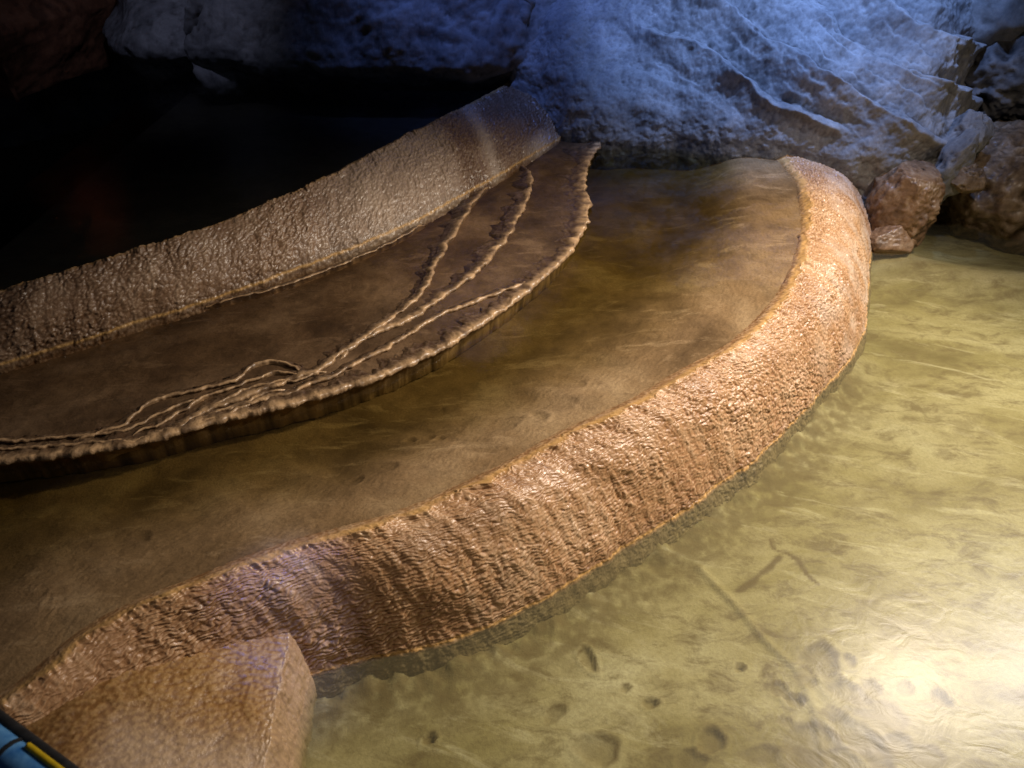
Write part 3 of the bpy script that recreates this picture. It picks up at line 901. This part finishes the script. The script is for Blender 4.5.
# ------------------------------------------------------------------ loose rocks by the head of the dam
def boulder(name, loc, size, rot, mat, seed, label, cat="rock", group="rocks at the edge of the lower pool", rough=1.0, nu=150, nv=90, cuts=9):
    th = np.linspace(0, 2 * np.pi, nu, endpoint=False)
    ph = np.linspace(0.02, np.pi - 0.02, nv)
    Tt, Pp = np.meshgrid(th, ph, indexing="ij")
    D = np.stack([np.sin(Pp) * np.cos(Tt), np.sin(Pp) * np.sin(Tt), np.cos(Pp)], -1)
    D2 = np.sign(D) * np.abs(D) ** 0.85
    G = D2 * np.array(size) / 2
    P = G.reshape(-1, 3) + seed * 3.1
    m = max(size)
    h = m * rough * (0.17 * fbm(P, m * 0.6, 3, seed) + 0.10 * fbm(P, m * 0.25, 4, seed + 1, 0.5, True) + 0.035 * fbm(P, m * 0.09, 5, seed + 2, 0.6))
    # a few flat broken faces
    rs = np.random.RandomState(seed)
    for _ in range(cuts):
        nd = rs.normal(size=3)
        nd /= np.linalg.norm(nd)
        Q = (G.reshape(-1, 3) + D.reshape(-1, 3) * h[:, None])
        pd = Q @ nd
        lim = np.linalg.norm(np.array(size) / 2 * nd) * rs.uniform(0.86, 1.05)
        over = np.maximum(pd - lim, 0)
        h = h - over * 0.92 / np.maximum(np.abs(D.reshape(-1, 3) @ nd), 0.35)
    h = h + m * rough * 0.022 * fbm(P + 40, m * 0.12, 4, seed + 30, 0.6, True)
    h = h.reshape(nu, nv)
    G2 = G + D * h[..., None]
    o = grid_mesh(name, G2, mat, None, {"cavity": cavity_of(h, 4)}, flip=True, wrap=True)
    o.location = loc
    o.rotation_euler = rot
    tag(o, label, cat, group)
    return o


c = at(905, 247, 0.0)
boulder("rock", (c[0] + 0.01, c[1] + 0.15, 0.15), (0.275, 0.30, 0.45), (0.1, 0.1, 0.4), M_ROCK_WET, 21, "rounded pitted tan rock standing in the water against the dam head", rough=0.75, cuts=2, nu=220, nv=130)
c = at(893, 246, 0.02)
boulder("rock", (c[0], c[1] + 0.04, 0.03), (0.25, 0.16, 0.14), (0, 0.1, 0.2), M_ROCK_WET, 22, "flat wet brown stone at the foot of the rounded pitted rock", nu=110, nv=60)
c = at(1010, 232, 0.0)
boulder("rock", (c[0] + 0.12, c[1] + 0.34, 0.10), (0.86, 0.70, 0.56), (0.1, 0.05, 0.3), M_ROCK_TAN, 23, "big smooth grey brown boulder with a dark waterline, cut by the frame", rough=0.7, cuts=4, nu=220, nv=130)
c = at(1010, 100, 0.5)
boulder("rock", (c[0] + 0.12, c[1] + 0.28, 0.57), (0.66, 0.5, 0.42), (0.1, 0.2, 0.1), M_ROCK_DARK, 24, "dark angular rock wedged above the big smooth boulder", rough=1.4)
c = at(1010, 25, 0.85)
boulder("rock", (c[0] + 0.12, c[1] + 0.40, 0.86), (1.15, 0.80, 0.56), (0.1, 0.25, -0.2), M_ROCK, 28, "pale blue lit rock bulging out over the top of the ledged outcrop", rough=0.8, group="rocks above the lower pool")
c = at(948, 172, 0.33)
boulder("rock", (c[0], c[1] + 0.05, 0.31), (0.15, 0.17, 0.40), (0.2, 0.45, 0.2), M_ROCK, 25, "pale upright slab leaning on the right foot of the blue rock face", nu=100, nv=60)
c = at(972, 143, 0.45)
boulder("rock", (c[0], c[1] + 0.08, 0.44), (0.18, 0.2, 0.26), (0.1, 0.3, 0.5), M_ROCK, 26, "small grey stone jammed in the dark gap over the leaning slab", nu=100, nv=60)
c = at(975, 178, 0.33)
boulder("rock", (c[0], c[1] + 0.05, 0.30), (0.16, 0.16, 0.12), (0.3, 0.1, 0.9), M_ROCK_TAN, 27, "small tan stone under the dark gap, touching the big boulder", nu=100, nv=60)

# ------------------------------------------------------------------ handrail in the near corner
def rail():
    a = np.array(at(-60, 703, 0.62))
    b = np.array(at(130, 850, 0.62))
    root = bpy.data.objects.new("handrail", None)
    COL.objects.link(root)
    root.location = a
    tag(root, "glossy blue metal handrail with a yellow band, cut off in the corner", "handrail")
    axis = (b - a) / np.linalg.norm(b - a)
    side = np.array([-axis[1], axis[0], 0])
    upv = np.array([0, 0, 1.0])

    def tube(name, t0, t1, r, mat, off=(0, 0), n=48):
        ang = np.linspace(0, 2 * np.pi, 33)
        ts = np.array([t0, t0, t0 + 0.003] + list(np.linspace(t0 + 0.003, t1 - 0.003, n)) + [t1 - 0.003, t1, t1])
        rr = np.array([1e-4, r - 0.003, r] + [r] * n + [r, r - 0.003, 1e-4])
        G = np.zeros((len(ts), 33, 3))
        cen = axis[None] * ts[:, None] + side * off[0] + upv * off[1]
        G[:] = cen[:, None] + rr[:, None, None] * (side[None, None] * np.cos(ang)[None, :, None] + upv[None, None] * np.sin(ang)[None, :, None])
        return grid_mesh(name, G, mat, parent=root)

    t = NT("blue rail sheen")
    nz = t.noise(t.coord(), 30, 4, 0.6)
    t.surface(t.ramp(nz, [(0.3, (0.04, 0.18, 0.50)), (0.7, (0.18, 0.45, 0.80))]), 0.18, None, spec=0.7, coat=0.6)  # lighter blue stands in for blue reflections on the rail
    blue = t.m
    t = NT("yellow tape")
    t.surface(t.ramp(t.noise(t.coord(), 60, 3), [(0.3, (0.55, 0.36, 0.01)), (0.7, (0.75, 0.52, 0.02))]), 0.4)
    yel = t.m
    t = NT("black rubber")
    t.surface(t.ramp(t.noise(t.coord(), 60, 3), [(0.3, (0.012, 0.012, 0.012)), (0.7, (0.03, 0.03, 0.03))]), 0.5)
    blk = t.m
    L = np.linalg.norm(b - a)
    tube("tube", -0.25, L + 0.4, 0.034, blue)
    tube("seal", -0.25, L + 0.4, 0.012, blk, (0.034, 0.012))
    tube("collar", 0.40 * L, 0.40 * L + 0.012, 0.0365, blk)
    tube("stripe", 0.46 * L, 0.80 * L, 0.006, yel, (0.024, 0.030))
    # post down to the ground, outside the picture
    ang = np.linspace(0, 2 * np.pi, 25)
    zs = np.array([-0.02, -0.62 - 0.45])
    cen = axis * (L + 0.3)
    G = np.zeros((2, 25, 3))
    for k in range(2):
        G[k] = cen + np.array([0, 0, zs[k]]) + 0.028 * np.stack([np.cos(ang), np.sin(ang), 0 * ang], 1)
    grid_mesh("post", G, blue, parent=root, flip=True)


rail()

# ------------------------------------------------------------------ light: lamps of the show cave, plus added fill spots
w = bpy.data.worlds.new("World")
scene.world = w
w.use_nodes = True
bg = w.node_tree.nodes["Background"]
bg.inputs["Color"].default_value = (0.55, 0.65, 1.0, 1)
bg.inputs["Strength"].default_value = 0.024


def lamp(name, typ, loc, target, energy, color, size=0.2, spot=None, blend=0.6, spread=None):
    l = bpy.data.lights.new(name, typ)
    l.energy = energy
    l.color = color
    if typ == "AREA":
        l.shape = "DISK"
        l.size = size
        if spread:
            l.spread = math.radians(spread)
    else:
        l.shadow_soft_size = size
    if typ == "SPOT":
        l.spot_size = math.radians(spot)
        l.spot_blend = blend
    o = bpy.data.objects.new(name, l)
    COL.objects.link(o)
    o.location = loc
    o.rotation_euler = (Vector(target) - Vector(loc)).to_track_quat("-Z", "Y").to_euler()
    return o


lamp("warm_light", "SPOT", (2.45, 2.8, 2.7), (1.15, 2.3, 0.2), 540, (1.0, 0.86, 0.70), 0.12, 82, 0.75)
lamp("warm_light", "SPOT", (1.7, 0.8, 2.9), (0.3, 1.75, 0.2), 120, (1.0, 0.84, 0.64), 0.2, 56, 0.9)  # added fill spot, evens out the front dam's shading
lamp("warm_light", "SPOT", (2.2, 2.8, 1.9), (2.25, 3.9, 0.2), 34, (1.0, 0.83, 0.64), 0.06, 62, 0.7)  # added spot, brightens the rocks outside the main warm cone
lamp("white_lamp", "AREA", (3.15, 2.75, 2.4), (1.6, 1.3, 0), 30, (1.0, 0.93, 0.89), 0.42, spread=105)
lamp("blue_light", "SPOT", (1.75, 3.85, 3.0), (1.6, 4.8, 0.8), 460, (0.25, 0.43, 1.0), 0.05, 64, 0.8)
lamp("blue_light", "SPOT", (-0.15, 4.35, 2.7), (-0.1, 5.2, 0.9), 85, (0.15, 0.28, 1.0), 0.05, 74, 0.7)
lamp("blue_light", "SPOT", (-1.5, 3.7, 2.4), (-1.95, 4.7, 0.95), 22, (0.5, 0.55, 0.9), 0.06, 50, 0.8)  # added spot, lifts the low grey rock face out of black
lamp("blue_light", "SPOT", (-0.3, 1.45, 3.0), (-0.60, 1.29, 0.15), 190, (0.10, 0.24, 1.0), 0.05, 9, 0.9)  # narrow spot added only for the blue sheen on the dam
lamp("blue_light", "SPOT", (1.1, 2.5, 2.9), (1.15, 4.75, 0.75), 85, (0.26, 0.42, 1.0), 0.06, 44, 0.8)  # added frontal fill, tints the brown undersides of the ledges blue
lamp("rust_fill", "SPOT", (-2.6, 4.6, 1.9), (-3.3, 5.6, 1.05), 90, (1.0, 0.55, 0.3), 0.05, 50, 0.9)  # added spot, brightens the rusty outcrop alone

# ------------------------------------------------------------------ render settings
scene.view_settings.view_transform = "Standard"
scene.view_settings.look = "None"
scene.view_settings.exposure = 0
scene.view_settings.gamma = 1
scene.render.engine = "CYCLES"
scene.cycles.use_denoising = True
scene.cycles.max_bounces = 6
scene.cycles.transparent_max_bounces = 12
scene.cycles.caustics_reflective = False
scene.cycles.caustics_refractive = False
scene.cycles.sample_clamp_indirect = 4
